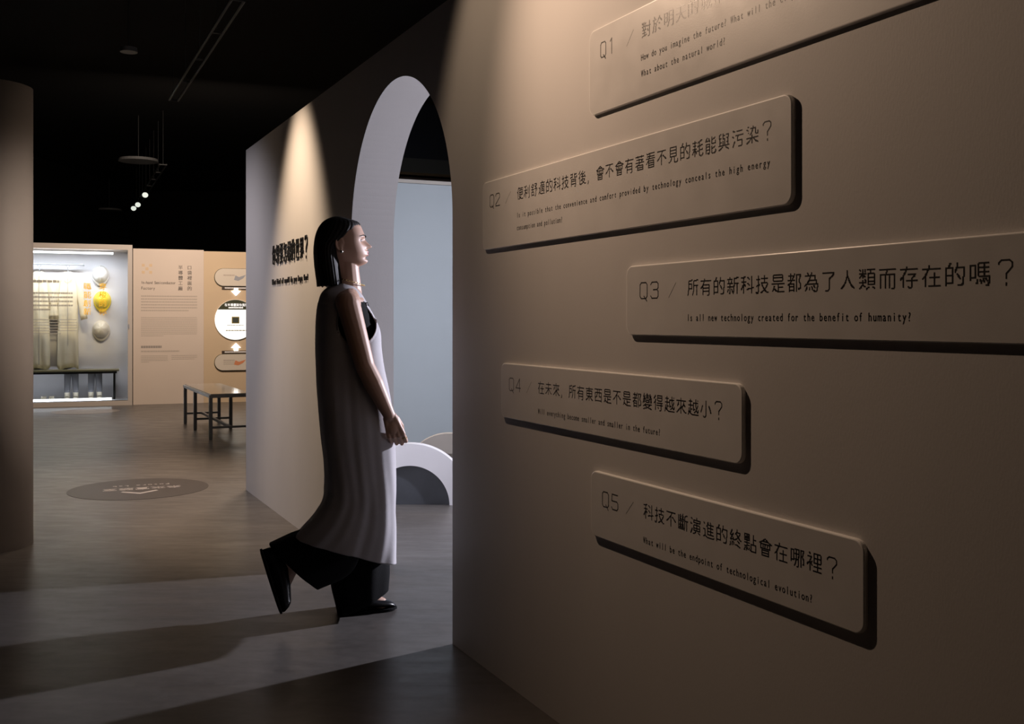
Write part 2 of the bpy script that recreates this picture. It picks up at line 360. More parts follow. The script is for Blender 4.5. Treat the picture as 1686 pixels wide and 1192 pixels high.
for (num, s0, s1, z0, z1, qn, sl, head, (h0, h1), hz, caps, lab) in S:
    T = SD[num]
    root = empty('question_sign', MW @ Matrix.Translation((s0, 0, z0)), lab, 'sign', 'question boards on the wall')
    ww, hh = s1-s0, z1-z0; vs = []; fs = []; prof = ((0, 0), (0, T-.0022), (.0007, T-.0009), (.0020, T-.0002), (.0034, T))
    for ins, yy in prof: ol = rounded(ins, ww-ins, ins, hh-ins, .026-ins, 10); vs += [(x, yy, z) for x, z in ol]
    nn = len(ol)
    for q in range(len(prof)-1):
        for k in range(nn): fs.append((q*nn+k, q*nn+(k+1) % nn, (q+1)*nn+(k+1) % nn, (q+1)*nn+k))
    fs.append(tuple(range(len(vs)-nn, len(vs))))
    bo = link('board', pyd('board', vs, fs), [M_sign, M_edgeglow], root)
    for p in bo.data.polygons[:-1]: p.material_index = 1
    y = T+.0002; dx, dz = -s0, -z0
    # number in thin outline strokes
    numeral(num, qn[0]+dx, qn[1]+dx, hz+dz, .0405, y, root)
    ddx = (sl[1]-sl[0]); zb = hz+dz+.000; k = .0007
    link('slash_mark', pyd('slash', [(sl[0]+dx-k, y, zb), (sl[0]+dx+k, y, zb), (sl[1]+dx+k, y, zb+.036), (sl[1]+dx-k, y, zb+.036)], [(0, 1, 2, 3)]), M_ink, root)
    headline('headline', head, h0+dx, h1+dx, hz+dz, .0445, y, M_ink, root, grow=.30)
    for (t, c0, c1, cz) in caps: caption('caption', t, c0+dx, c1+dx, cz+dz, .0170, y, M_ink, root, bold=.0003)
# wall title on the far side of the arch (cut-out letters)
def extrude_letters(o, d):
    md = o.modifiers.new('thick', 'SOLIDIFY'); md.thickness = d; md.offset = 1
r_ = empty('wall_title', MW @ Matrix.Translation((-2.997, 0, 1.42)), 'black cut-out Chinese title with a line of English on the wall left of the arch', 'lettering')
t1 = headline('headline', '你想要怎樣的世界?', 0, .905, .122, .135, .006, M_inkmatt, r_, grow=.28)
t2 = caption('caption', 'What kind of world do you hope for?', 0, .90, .004, .034, .006, M_inkmatt, r_, bold=.0010)
for t in (t1, t2): extrude_letters(t, .01)

# ------------------------------------------------------------------ round column
bm = bmesh.new(); cyl(bm, (0, 0, 0), (0, 0, 2.44), .228, seg=96)
o = link('column', mesh('column', bm), M_col, M=Matrix.Translation((-2.791, 5.478, 0)), smooth=True)
for p in o.data.polygons:
    if abs(p.normal.z) > .9: p.use_smooth = False
tag(o, 'thick round beige column at the left edge of the picture', 'column')

# ------------------------------------------------------------------ floor marking
MD = Matrix(((-.905, .425, 0, -2.655), (-.36-.0, -.905, 0, 7.35), (0, 0, 1, .0015), (0, 0, 0, 1)))
MD = Matrix.Translation((-2.655, 7.35, .0015)) @ Matrix.Rotation(math.atan2(-.37, -.93), 4, 'Z')
root = empty('floor_sticker', MD, 'round dark floor sticker with upside-down white lettering and an arrow', 'sticker')
M_stick = mat('dark_floor_vinyl', (.042, .035, .033), .42, noise=.08, nscale=20); M_swhite = mat('worn_white_print', (.46, .42, .40), .5)
bm = bmesh.new(); cyl(bm, (0, 0, -.0012), (0, 0, 0), .475, seg=72); link('disc', mesh('disc', bm), M_stick, root)
RX = Matrix.Rotation(-PI/2, 4, 'X')
g = headline('headline', '未來實驗室', -.27, .27, 0, .11, 0, M_swhite, root, grow=.7); g.matrix_local = Matrix.Translation((-.02, -.05, .0008)) @ RX
g = caption('caption', 'Future Lab', -.2, .2, 0, .05, 0, M_swhite, root, bold=.003); g.matrix_local = Matrix.Translation((-.02, -.17, .0008)) @ RX
ap = [(-.125, .135), (-.11, .105), (0, .20), (.11, .105), (.125, .135), (0, .245)]
link('arrow', pyd('arrow', [(x, y, .0008) for x, y in ap], [(0, 1, 2, 5), (5, 2, 3, 4)]), M_swhite, root)
# second faint sticker in front of the case
root = empty('floor_sticker', Matrix.Translation((-5.6, 13.55, .0015)) @ Matrix.Rotation(.3, 4, 'Z'), 'faint round floor sticker on the floor in front of the glass case', 'sticker')
bm = bmesh.new(); cyl(bm, (0, 0, -.0012), (0, 0, 0), .42, seg=48); link('disc', mesh('disc', bm), mat('pale_floor_vinyl', (.22, .19, .17), .4), root)
link('arrow', pyd('arrow', [(x, y, .0008) for x, y in ap], [(0, 1, 2, 5), (5, 2, 3, 4)]), M_swhite, root)

# ------------------------------------------------------------------ low arches in the room behind
def arch_block(x, y, ro, ri, depth, m, rot, label, back=None):
    root = empty('arch_block', Matrix.Translation((x, y, 0)) @ Matrix.Rotation(rot, 4, 'Z'), label, 'arch', 'low arches in the room behind')
    bm = bmesh.new(); pts = [(ro*math.cos(t), ro*math.sin(t)) for t in np.linspace(0, PI, 49)]+[(ri*math.cos(t), ri*math.sin(t)) for t in np.linspace(PI, 0, 49)]
    f = []; v = []
    n = 49
    for yy in (0, depth):
        v += [(p[0], yy, p[1]) for p in pts]
    for i in range(n-1):
        j = 2*n-1-i; f.append((i, i+1, j-1, j)); f.append((2*n+i, 2*n+j, 2*n+j-1, 2*n+i+1))
        f.append((i, 2*n+i, 2*n+i+1, i+1)); f.append((j, j-1, 2*n+j-1, 2*n+j))
    f += [(0, 2*n-1, 4*n-1, 2*n), (n-1, 3*n-1, 3*n, n)]
    bm.free(); o = link('arch_shell', pyd('arch_shell', v, f), m, root)
    if back:
        p = [(ri*.995*math.cos(t), ri*.995*math.sin(t)) for t in np.linspace(0, PI, 41)]
        bm = bmesh.new(); prism(bm, p, .03, .07); link('back_panel', mesh('back_panel', bm), back, root)
    return root
def fpt(px, Z): return ((px-843)/1700*Z, Z)
x, y = fpt(675, 6.69); arch_block(x, y, .398, .256, .09, M_white, .0, 'low white arch with a dark half-round back, seen through the doorway', M_dark)
x, y = fpt(739, 7.72); arch_block(x, y, .352, .20, .09, M_cream, .0, 'low cream arch behind the white arch, seen through the doorway', M_cream)
# ducts and beams above the room behind
t = boxo('ceiling_beam', (-7.6, -5.5, 2.86), (-7.4, -2.1, 3.02), M_duct, M=MW); tag(t, 'dark grey beam seen through the arch above the blue wall', 'beam')
t = boxo('ceiling_duct', (-8.2, -5.5, 3.06), (-7.9, -2.25, 3.75), mat('blue_black_board', (.012, .013, .02), .8), M=MW); tag(t, 'broad blue-black boxed duct seen through the arch, above the grey beam', 'duct')
M_pipe = mat('brown_pipe', (.03, .02, .016), .5)
for i, (s, z, r, lb) in enumerate(((-6.3, 2.60, .045, 'upper dark pipe just below the grey beam seen through the arch'), (-5.8, 2.53, .03, 'lower dark pipe right above the blue wall seen through the arch'))):
    bm = bmesh.new(); cyl(bm, (s, -5, z), (s, -1.6, z), r, seg=12)
    tag(link('ceiling_pipe', mesh('pipe', bm), M_pipe, M=MW, smooth=False), lb, 'pipe')

# ------------------------------------------------------------------ far partition: display case
wl = boxo('wall_far', (1.285, -.12, 0), (2.246, 0, 2.215), M_beige, M=MF); struct(wl)
wt = boxo('wall_far_tan', (2.246, -.12, 0), (6.0, -.015, 2.20), M_tan, M=MF); struct(wt)
root = empty('display_case', MF, 'tall glazed display case lit from inside, left of the text wall', 'display case')
bm = bmesh.new()
box(bm, (-.62, -.6, 2.19), (1.275, .03, 2.262)); box(bm, (1.215, -.6, .065), (1.275, .03, 2.19)); box(bm, (-.62, -.6, .065), (-.56, .03, 2.19)); box(bm, (-.62, -.6, .0), (1.275, .03, .065))
link('case_frame', mesh('case_frame', bm), M_frame, root)
bm = bmesh.new(); box(bm, (-.56, -.6, .065), (1.215, -.56, 2.19)); link('back_board', mesh('back_board', bm), M_caseback, root)
bm = bmesh.new(); box(bm, (-.56, -.56, .065), (1.215, 0, .075)); link('case_floor', mesh('case_floor', bm), M_caseback, root)
bm = bmesh.new(); box(bm, (-.56, .0, .065), (1.215, .006, 2.19)); link('glass_pane', mesh('glass_pane', bm), M_glass, root)
for nm, z, x1 in (('top_light', 2.128, 1.02), ('bottom_light', .078, 1.0)):
    bm = bmesh.new(); box(bm, (-.5, -.07, z), (x1, -.03, z+.026)); link(nm, mesh(nm, bm), M_led, root)
bm = bmesh.new(); box(bm, (1.218, .03, 1.08), (1.235, .045, 1.14)); link('lock', mesh('lock', bm), M_steel, root)
# print on the glass
y = .0075
def vertical(name, txt, xc, ztop, size, pitch, y, m, parent, grow=.4):
    v = []; f = []
    for i, ch in enumerate(txt):
        for a, b, c, d in pix_glyph(ch):
            g = grow/24; z = ztop-size-i*pitch
            xa, xb, za, zb = xc-size/2+(a-g)*size, xc-size/2+(b+g)*size, z+(c-g)*size, z+(d+g)*size
            k = len(v); v += [(xa, y, za), (xb, y, za), (xb, y, zb), (xa, y, zb)]; f.append((k, k+1, k+2, k+3))
    return link(name, pyd(name, v, f), m, parent)
vertical('glass_title', '穿梭的你', .885, 1.725, .105, .118, y, M_yel, root, .6)
vertical('glass_title', '職能創新', .685, 1.725, .105, .118, y, M_yel, root, .6)
bm = bmesh.new(); rows(bm, -.45, .33, 1.752, 1.712, 1, y, .9, 1, 3, .03, .08); rows(bm, -.45, .50, 1.585, 1.30, 5, y, .42, .7, 5); rows(bm, -.45, .55, 1.21, .98, 6, y, .22, .8, 6)
tag(link('glass_text', mesh('glass_text', bm), M_tint, root), kind='stuff')
# hanging coats
M_coat = mat('ivory_cloth', (.70, .64, .50), .85, noise=.04, nscale=10)
def coat(q, w, ztop, zbot, label, seed):
    root = empty('work_coat', MF @ Matrix.Translation((q, -.36, ztop)), label, 'coat', 'work coats hanging in the case')
    rings = []
    for k in range(22):
        t = k/21; z = -(ztop-zbot)*t
        hw = w*(.16+.34*min(1, t/.06)) if t < .06 else w*(.5+.06*t); dp = .03+.045*min(1, t*5)
        rings.append([(math.cos(a)*hw*(1), math.sin(a)*dp*(1+.28*math.sin(7*a+seed)*t)+.008*math.sin(5*a+9*t+seed), z+.02*math.sin(3*a+seed)*t) for a in np.linspace(0, 2*PI, 41)[:-1]])
    b = loft('coat_body', rings, M_coat, root)
    for sgn in (-1, 1):
        rg = []
        for k in range(10):
            t = k/9; c = Vector((sgn*(w*.46+.10*t), .01, -.05-.62*t)); rr = .052-.008*t
            rg.append([(c.x+math.cos(a)*rr, c.y+math.sin(a)*rr*.8+.004*math.sin(4*a+t*9), c.z+.012*math.cos(a)*sgn) for a in np.linspace(0, 2*PI, 17)[:-1]])
        loft('sleeve', rg, M_coat, root)
    bm = bmesh.new(); box(bm, (-.006, .062, -(ztop-zbot)*.96), (.006, .085, -.06)); link('button_placket', mesh('placket', bm), mat('coat_seam', (.45, .42, .36), .8), root)
    bm = bmesh.new()
    for sgn in (-1, 1):
        vs = [bm.verts.new(c) for c in ((0, .075, -.16), (sgn*.03, .06, .01), (sgn*.075, .05, -.02), (sgn*.05, .082, -.10))]; bm.faces.new(vs)
    link('collar', mesh('collar', bm), M_coat, root)
    bm = bmesh.new(); cyl(bm, (0, 0, 0), (0, 0, .07), .005, seg=8)
    for a in range(10):
        t0, t1 = R(-60+27*a), R(-60+27*(a+1)); cyl(bm, (.022*math.cos(t0), 0, .09+.022*math.sin(t0)), (.022*math.cos(t1), 0, .09+.022*math.sin(t1)), .004, seg=6)
    link('hanger', mesh('hanger', bm), M_steel, root)
coat(-.32, .25, 1.88, .53, 'ivory work coat at the left end of the rail, half hidden by the column', 0)
coat(.05, .25, 1.88, .52, 'ivory work coat hanging in the middle of the rail in the case', 2)
coat(.42, .25, 1.88, .52, 'ivory work coat at the right end of the rail, nearest the helmets', 4)
bm = bmesh.new(); cyl(bm, (-.56, -.36, 1.99), (.62, -.36, 1.99), .012, seg=12); cyl(bm, (.62, -.56, 1.99), (.62, -.36, 1.99), .010, seg=10)
tag(link('clothes_rail', mesh('rail', bm), M_steel, M=MF), 'metal clothes rail inside the display case', 'rail')
# safety helmets on the back board
def helmet(q, z, m, label, tilt):
    root = empty('safety_helmet', MF @ Matrix.Translation((q, -.55, z)) @ Matrix.Rotation(tilt, 4, 'X'), label, 'helmet', 'helmets hanging in the case')
    rg = []
    for k in range(13):
        t = k/12*PI/2; rr = math.cos(t)
        rg.append([(.108*rr*math.cos(a), .15*math.sin(t)+.006*rr*math.cos(6*a), .125*rr*math.sin(a)) for a in np.linspace(0, 2*PI, 41)[:-1]])
    loft('shell', rg, m, root, cap=True)
    rg = []
    for k, (o_, yy) in enumerate(((0, .012), (.012, .010), (.012, .0), (0, 0))):
        rg.append([((.108+o_)*math.cos(a), yy, (.125+o_+(.03 if o_ else 0)*max(0, -math.sin(a)))*math.sin(a)) for a in np.linspace(0, 2*PI, 41)[:-1]])
    loft('brim', rg, m, root, cap=False)
    bm = bmesh.new()
    pts = [(0, .150*math.sin(t)+.004, .128*math.cos(t)) for t in np.linspace(.15, PI-.15, 14)]
    for p, q_ in zip(pts[:-1], pts[1:]): cyl(bm, p, q_, .006, seg=8)
    link('ridge', mesh('ridge', bm), m, root)
M_hw = mat('white_plastic', (.75, .75, .74), .3); M_hy = mat('yellow_plastic', (.85, .68, .06), .3); M_hg = mat('ivory_plastic', (.62, .58, .50), .3)
helmet(.845, 1.862, M_hw, 'white safety helmet, topmost of the three in the case', .15)
helmet(.870, 1.485, M_hy, 'yellow safety helmet between the two pale helmets', .15)
helmet(.855, 1.06, M_hg, 'ivory safety helmet, lowest of the three in the case', .15)
# bench shelf in the case
root = empty('case_bench', MF @ Matrix.Translation((0, 0, .075)), 'dark bench shelf with thin legs inside the display case', 'shelf')
bm = bmesh.new(); box(bm, (-.5, -.5, .40), (1.10, -.12, .425), .004); link('shelf_top', mesh('shelf_top', bm), mat('shelf_brass', (.30, .27, .16), .3, metal=.5), root)
bm = bmesh.new(); box(bm, (-.5, -.14, .37), (1.07, -.125, .40)); link('rail', mesh('srail', bm), M_black, root)
for x, yy in ((1.035, -.15), (1.035, -.47), (-.45, -.15), (-.45, -.47)):
    bm = bmesh.new(); box(bm, (x-.014, yy-.014, 0), (x+.014, yy+.014, .40)); link('leg', mesh('leg', bm), M_black, root)
# trousers and boots below the shelf
M_tr = mat('grey_work_cloth', (.10, .10, .11), .85); M_boot = mat('tan_boot_cloth', (.50, .45, .35), .8)
def trousers(q, label):
    root = empty('work_trousers', MF @ Matrix.Translation((q, -.24, .46)), label, 'trousers', 'work trousers hanging under the shelf')
    for sgn in (-1, 1):
        rg = []
        for k in range(10):
            t = k/9; cx_ = sgn*(.045+.012*t); rr = .050-.014*t
            rg.append([(cx_+rr*math.cos(a), rr*.9*math.sin(a)+.004*math.sin(3*a+8*t), -.28*t) for a in np.linspace(0, 2*PI, 21)[:-1]])
        loft('trouser_leg', rg, M_tr, root)
def boot(q, label, low=False):
    h = .03 if low else .10
    root = empty('case_shoe' if low else 'case_boot', MF @ Matrix.Translation((q, -.20 if not low else -.16, .0758)), label, 'shoe' if low else 'boot', 'footwear on the case floor')
    rg = []
    for t in np.linspace(0, 1, 9):
        yy = -.09+.20*t; w = .030+.012*math.sin(PI*min(1, t*1.1)); hh = .055-.02*t if t > .1 else .05; hh *= math.sqrt(max(.05, 1-max(0, (t-.8)/.2)**2*.9))
        rg.append([(w*math.cos(a)*(1 if math.sin(a) > 0 else 1), yy, max(.008, hh*math.sin(a)*.9+.008) if math.sin(a) > -.1 else .008) for a in np.linspace(0, 2*PI, 19)[:-1]])
    loft('upper', rg, M_boot, root)
    bm = bmesh.new(); prism(bm, [(.045*math.cos(a), .045*math.sin(a)) for a in np.linspace(0, 2*PI, 20)[:-1]], 0, .008)
    bmesh.ops.transform(bm, matrix=Matrix.Rotation(PI/2, 4, 'X') @ Matrix.Identity(4), verts=bm.verts)
    bmesh.ops.transform(bm, matrix=Matrix.Translation((0, .01, .0)) @ Matrix.Diagonal((.95, 2.3, 1, 1)), verts=bm.verts)
    link('sole', mesh('sole', bm), M_tr, root)
    bm = bmesh.new(); cyl(bm, (0, -.06, .03), (0, -.06, .03+h), .034, .038, 16); link('shaft', mesh('shaft', bm), M_boot, root, smooth=False)
trousers(.47, 'grey work trousers hanging on the left under the case shelf'); trousers(.78, 'grey work trousers hanging on the right under the case shelf')
for q, lb in ((.415, 'first boot from the left under the left trousers'), (.525, 'second boot from the left under the left trousers'), (.725, 'left boot under the right pair of trousers'), (.835, 'right boot under the right pair of trousers, nearest the shelf leg')): boot(q, lb)
boot(.115, 'left shoe of the low pale pair on the case floor', True); boot(.215, 'right shoe of the low pale pair on the case floor', True)

# ------------------------------------------------------------------ text on the partition
root = empty('wall_text', MF @ Matrix.Translation((1.39, 0, .55)), 'faint printed exhibition text with a vertical Chinese title on the beige wall', 'lettering')
y = .0012
vertical('title', '口袋裡面的', .66, 1.44, .066, .075, y, M_print, root, .8); vertical('title', '半導體工廠', .535, 1.44, .066, .075, y, M_print, root, .8)
caption('subtitle', 'In-hand Semiconductor', 0, .47, 1.165, .042, y, M_print, root, bold=.001); caption('subtitle', 'Factory', 0, .19, 1.085, .042, y, M_print, root, bold=.001)
bm = bmesh.new(); rows(bm, 0, .765, 1.0, .755, 6, y, .42, .85, 11); rows(bm, 0, .765, .69, .405, 11, y, .36, .4, 12); rows(bm, 0, .36, .145, .035, 5, y, .4, .3, 13); rows(bm, .41, .765, .145, .07, 3, y, .36, .9, 14); rows(bm, 0, .52, .215, .19, 1, y, .8, 1, 15)
tag(link('paragraph', mesh('paragraph', bm), M_printf, root), kind='stuff')
bm = bmesh.new(); rows(bm, 0, .28, .285, .25, 1, y, .95, 1, 16, .03, .036); tag(link('heading', mesh('heading', bm), M_print, root), kind='stuff')
bm = bmesh.new()
for i in range(3):
    for j in range(3):
        if (i+j) % 2 == 0: box(bm, (.01+.05*i, 0, 1.31+.05*j), (.05+.05*i, .0012, 1.35+.05*j))
link('emblem', mesh('emblem', bm), mat('pale_orange_print', (.64, .47, .30), .7), root)
# ------------------------------------------------------------------ plaques and lit circle on the tan wall
MT = MF @ Matrix.Translation((0, -.015, 0))
M_pill = mat('plaque_paint', (.62, .55, .46), .5); M_edge = mat('plaque_dark_edge', (.10, .09, .05), .5); M_lab = mat('dark_brown_label', (.05, .03, .02), .5)
def plaque(z0, z1, lab, up):
    root = empty('wall_plaque', MT @ Matrix.Translation((2.40, 0, z0)), lab, 'plaque', 'rounded plaques on the tan wall')
    h = z1-z0; bm = bmesh.new(); prism(bm, rounded(0, 1.2, 0, h, h/2-.001, 12), .012, .03); link('face', mesh('face', bm), M_pill, root)
    bm = bmesh.new(); prism(bm, rounded(-.008, 1.208, -.012, h+.006, h/2+.006, 12), 0, .0119); link('back', mesh('back', bm), M_edge, root)
    zz = -.052 if not up else h+.012
    boxo('label_strip', (.10, 0, zz), (1.0, .014, zz+.04), M_lab, root)
    bm = bmesh.new(); rows(bm, .14, .9, zz+.031, zz+.011, 1, .0152, .95, 1, 21, .018, .024); tag(link('label_text', mesh('label_text', bm), mat('white_print', (.75, .72, .70), .6), root), kind='stuff')
    bm = bmesh.new(); rows(bm, .12, .28, h*.66, h*.5, 1, .0312, .5, 1, 22, .02, .04); 
    if up: rows(bm, .12, .30, h*.52, h*.3, 2, .0312, .4, 1, 23, .02, .04)
    tag(link('plaque_text', mesh('plaque_text', bm), M_printf, root), kind='stuff')
    bm = bmesh.new(); prism(bm, [(.27, h*.35), (.29, h*.62), (.34, h*.52), (.44, h*.66), (.40, h*.45), (.33, h*.3)], .0302, .0315)
    link('picture', mesh('picture', bm), mat('orange_red_print', (.60, .22, .10), .6) if up else mat('grey_blue_print', (.30, .31, .34), .6), root)
plaque(1.70, 1.95, 'rounded beige plaque above the lit circle on the tan wall', False)
plaque(.468, .70, 'rounded beige plaque with a small orange picture below the lit circle', True)
M_lit = mat('lit_panel', (.9, .9, .86), .5, emit=.95, ecol=(.97, 1, .94))
CZ = 1.205; RC = .292
root = empty('lit_disc', MT @ Matrix.Translation((2.692, 0, CZ)), 'round backlit panel with a dark cap and a small chip picture on the tan wall', 'light panel')
bm = bmesh.new(); prism(bm, [(RC*1.02*math.cos(a), RC*1.02*math.sin(a)) for a in np.linspace(0, 2*PI, 65)[:-1]], 0, .02); link('rim', mesh('rim', bm), M_pill, root)
bm = bmesh.new(); prism(bm, [(RC*math.cos(a), RC*math.sin(a)) for a in np.linspace(0, 2*PI, 65)[:-1]], .0201, .026); link('face', mesh('face', bm), M_lit, root)
a0 = math.asin(.148/RC); bm = bmesh.new(); prism(bm, [(RC*math.cos(a), RC*math.sin(a)) for a in np.linspace(a0, PI-a0, 33)], .0262, .028); link('cap', mesh('cap', bm), mat('olive_print', (.035, .04, .015), .6), root)
M_wp = mat('lit_white_print', (.9, .9, .9), .5, emit=.55)
headline('cap_text', '在半導體與你我間', -.155, .175, .195, .045, .0285, M_wp, root, grow=.8)
bm = bmesh.new(); rows(bm, -.10, .11, .186, .166, 1, .0285, .9, 1, 31); tag(link('cap_line', mesh('cap_line', bm), M_wp, root), kind='stuff')
bm = bmesh.new(); box(bm, (-.055, .026, -.055), (.055, .028, .045)); link('chip_border', mesh('chip', bm), mat('chip_gold', (.32, .25, .06), .5), root)
bm = bmesh.new(); box(bm, (-.043, .0281, -.043), (.043, .029, .033)); link('chip_core', mesh('chip2', bm), mat('chip_grey', (.05, .06, .05), .5), root)
bm = bmesh.new(); rows(bm, -.12, .12, -.075, -.10, 1, .0262, .4, 1, 32, .02, .05); rows(bm, -.14, .16, -.15, -.19, 1, .0262, .4, 1, 33, .02, .05); tag(link('fine_print', mesh('fine', bm), mat('pale_green_print', (.45, .48, .42), .6), root), kind='stuff')
for z, sg, lb in ((1.615, 1, 'small glowing arrow pointing down, above the lit circle'), (.803, -1, 'small glowing arrow pointing up, below the lit circle')):
    pts = [(-.03, .055*sg), (.03, .055*sg), (.03, .01*sg), (.068, .01*sg), (0, -.06*sg), (-.068, .01*sg), (-.03, .01*sg)]
    bm = bmesh.new(); prism(bm, pts, 0, .016); o = link('glowing_arrow', mesh('arrow', bm), mat('lit_white', (1, 1, 1), .5, emit=2.2, ecol=(1, .99, .93)), M=MT @ Matrix.Translation((2.70, 0, z))); tag(o, lb, 'arrow', 'glowing arrows beside the lit circle')

# ------------------------------------------------------------------ long low table
MB_ = Matrix(((AX, NX, 0, -3.775), (AY, NY, 0, 11.93), (0, 0, 1, 0), (0, 0, 0, 1)))
root = empty('low_table', MB_, 'low grey metal table with a glossy top near the tan wall', 'table')
W_ = .38; HT = .455
bm = bmesh.new(); box(bm, (-.03, -.02, HT-.035), (1.78, W_+.03, HT-.004), .003); link('table_frame', mesh('table_frame', bm), mat('grey_steel_frame', (.36, .37, .40), .35, metal=.2), root)
bm = bmesh.new(); box(bm, (-.015, -.005, HT-.004), (1.765, W_+.015, HT+.004)); link('table_top', mesh('table_top', bm), mat('gloss_table_top', (.30, .27, .24), .08), root)
for u in (0, .74, 1.743):
    for v_ in (0, W_):
        bm = bmesh.new(); box(bm, (u-.017, v_-.017, .012), (u+.017, v_+.017, HT-.035)); cyl(bm, (u, v_, 0), (u, v_, .014), .017, seg=10); link('leg', mesh('leg', bm), M_steel, root)
    bm = bmesh.new(); box(bm, (u-.011, .014, .11), (u+.011, W_-.014, .132)); link('stretcher', mesh('st', bm), M_steel, root)
bm = bmesh.new(); box(bm, (.011, W_/2-.014, .108), (.729, W_/2+.014, .134)); box(bm, (.751, W_/2-.014, .108), (1.732, W_/2+.014, .134)); link('long_stretcher', mesh('ls', bm), M_steel, root)

# ------------------------------------------------------------------ ceiling fixtures
M_track = mat('track_black', (.03, .03, .03), .7); M_bulb = mat('spot_lens', (1, 1, .95), .4, emit=.75, ecol=(.93, 1, .9)); M_disc = mat('dark_disc', (.12, .12, .12), .6)
def track(p, q, lb):
    bm = bmesh.new(); d = (Vector(q)-Vector(p)); n = Vector((-d.y, d.x, 0)).normalized()*.045
    for s_ in (-1, 1): cyl(bm, Vector(p)+n*s_, Vector(q)+n*s_, .012, seg=6)
    k = int(d.length/.8)
    for i in range(k+1):
        c = Vector(p)+d*i/k; cyl(bm, c-n, c+n, .01, seg=6); cyl(bm, c, (c.x, c.y, 4.3), .0025, seg=5)
    tag(link('light_track', mesh('track', bm), M_track), lb, 'track')
track((-1.97, 7.42, 3.5), (-3.54, 10.8, 3.5), 'double black lighting track crossing the dark ceiling above the low table')
track((-5.16, 15.27, 3.5), (-7.6, 20.9, 3.5), 'far black lighting track carrying three lit spots')
def spotlight(px, py, z, lb):
    Z = (z-1.2)*1700/(527-py); X = (px-843)/1700*Z
    root = empty('spotlight', Matrix.Translation((X, Z, z)), lb, 'spotlight', 'lit ceiling spots far back')
    d = Vector((.25, -.8, -.55)).normalized()
    bm = bmesh.new(); cyl(bm, -d*.16, d*0, .045, .055, 16); link('housing', mesh('housing', bm), M_black, root)
    bm = bmesh.new(); cyl(bm, d*.001, d*.012, .05, .046, 16); link('lens', mesh('lens', bm), M_bulb, root)
    bm = bmesh.new(); cyl(bm, -d*.08, (0, 0, .2), .008, seg=6); link('bracket', mesh('bracket', bm), M_black, root)
spotlight(239, 321, 3.36, 'upper right of the three lit spots on the far ceiling')
spotlight(227, 337, 3.36, 'middle of the three lit spots on the far ceiling'); spotlight(220, 343, 3.36, 'lower left of the three lit spots on the far ceiling')
def cdisc(px, py, z, r, lb):
    Z = (z-1.2)*1700/(527-py); X = (px-843)/1700*Z
    root = empty('ceiling_disc', Matrix.Translation((X, Z, z)), lb, 'ceiling fitting', 'dark round ceiling fittings')
    bm = bmesh.new(); cyl(bm, (0, 0, 0), (0, 0, .04), r, r*.96, 32); link('disc', mesh('disc', bm), M_disc, root)
    bm = bmesh.new(); cyl(bm, (0, 0, .04), (0, 0, 4.3-z), .004, seg=8); link('rod', mesh('rod', bm), M_track, root)
cdisc(228, 266, 3.6, .29, 'largest dark round fitting hanging from the ceiling')
cdisc(180, 347, 3.6, .26, 'dark round ceiling fitting to the left of the three lit spots')
cdisc(212, 86, 3.6, .075, 'small dark round ceiling fitting nearest the camera')

# ------------------------------------------------------------------ visitor walking through the arch
XR, ZR = -.6335, 4.166                       # where she stands on the floor
CF, SF = math.cos(R(12)), math.sin(R(12))
def B(px, py, l=0.):                         # sight line -> body frame (forward, left, up), at lateral offset l
    k = (px-843)/1700
    f = (k*ZR-XR+l*(CF*k+SF))/(CF-SF*k)
    Z = ZR+SF*f+CF*l
    return Vector((f, l, 1.2-(py-527)/1700*Z))
MP = Matrix(((CF, -SF, 0, XR), (SF, CF, 0, ZR), (0, 0, 1, 0), (0, 0, 0, 1)))
person = empty('person', MP, 'person with dark bobbed hair in a long pale sleeveless dress walking through the arch', 'person')
M_skin = mat('skin', (.50, .31, .23), .5, noise=.03, nscale=30)
M_lip = mat('lip', (.40, .13, .11), .4)
M_hair = mat('dark_hair', (.006, .0045, .004), .62, spec=.25, bump=.25, bscale=90, stretch=(1, 1, .06))
M_dress = mat('pale_linen', (.44, .42, .44), .85, noise=.03, nscale=30, bump=.10, bscale=400)
M_trou = mat('black_cloth', (.004, .004, .0045), .9, spec=.15, bump=.1, bscale=200)
M_shoe = mat('black_leather', (.012, .012, .014), .3)
def rcone(bm, p, q, r1, r2, seg=16):
    cyl(bm, p, q, r1, r2, seg)
    for c, r in ((p, r1), (q, r2)): bmesh.ops.create_uvsphere(bm, u_segments=seg, v_segments=10, radius=r, matrix=Matrix.Translation(c))
def ell(bm, c, rx, ry, rz, rot=0):
    bmesh.ops.create_uvsphere(bm, u_segments=28, v_segments=18, radius=1, matrix=Matrix.Translation(c) @ Matrix.Rotation(rot, 4, 'Y') @ Matrix.Diagonal((rx, ry, rz, 1)))
def loft_bm(bm, rings, cap=True):
    vs = [[bm.verts.new(p) for p in r] for r in rings]; n = len(rings[0])
    for i in range(len(rings)-1):
        for j in range(n): k = (j+1) % n; bm.faces.new((vs[i][j], vs[i][k], vs[i+1][k], vs[i+1][j]))
    if cap: bm.faces.new(vs[0][::-1]); bm.faces.new(vs[-1])
def cr(xs, ys, x):                            # smooth interpolation through (xs, ys)
    xs = np.asarray(xs, float); ys = np.asarray(ys, float)
    if xs[0] > xs[-1]: xs = xs[::-1]; ys = ys[::-1]
    m = np.gradient(ys, xs); i = int(np.clip(np.searchsorted(xs, x)-1, 0, len(xs)-2)); h = xs[i+1]-xs[i]; t = min(1, max(0, (x-xs[i])/h))
    return (2*t**3-3*t**2+1)*ys[i]+(t**3-2*t**2+t)*h*m[i]+(-2*t**3+3*t**2)*ys[i+1]+(t**3-t**2)*h*m[i+1]
bm = bmesh.new()
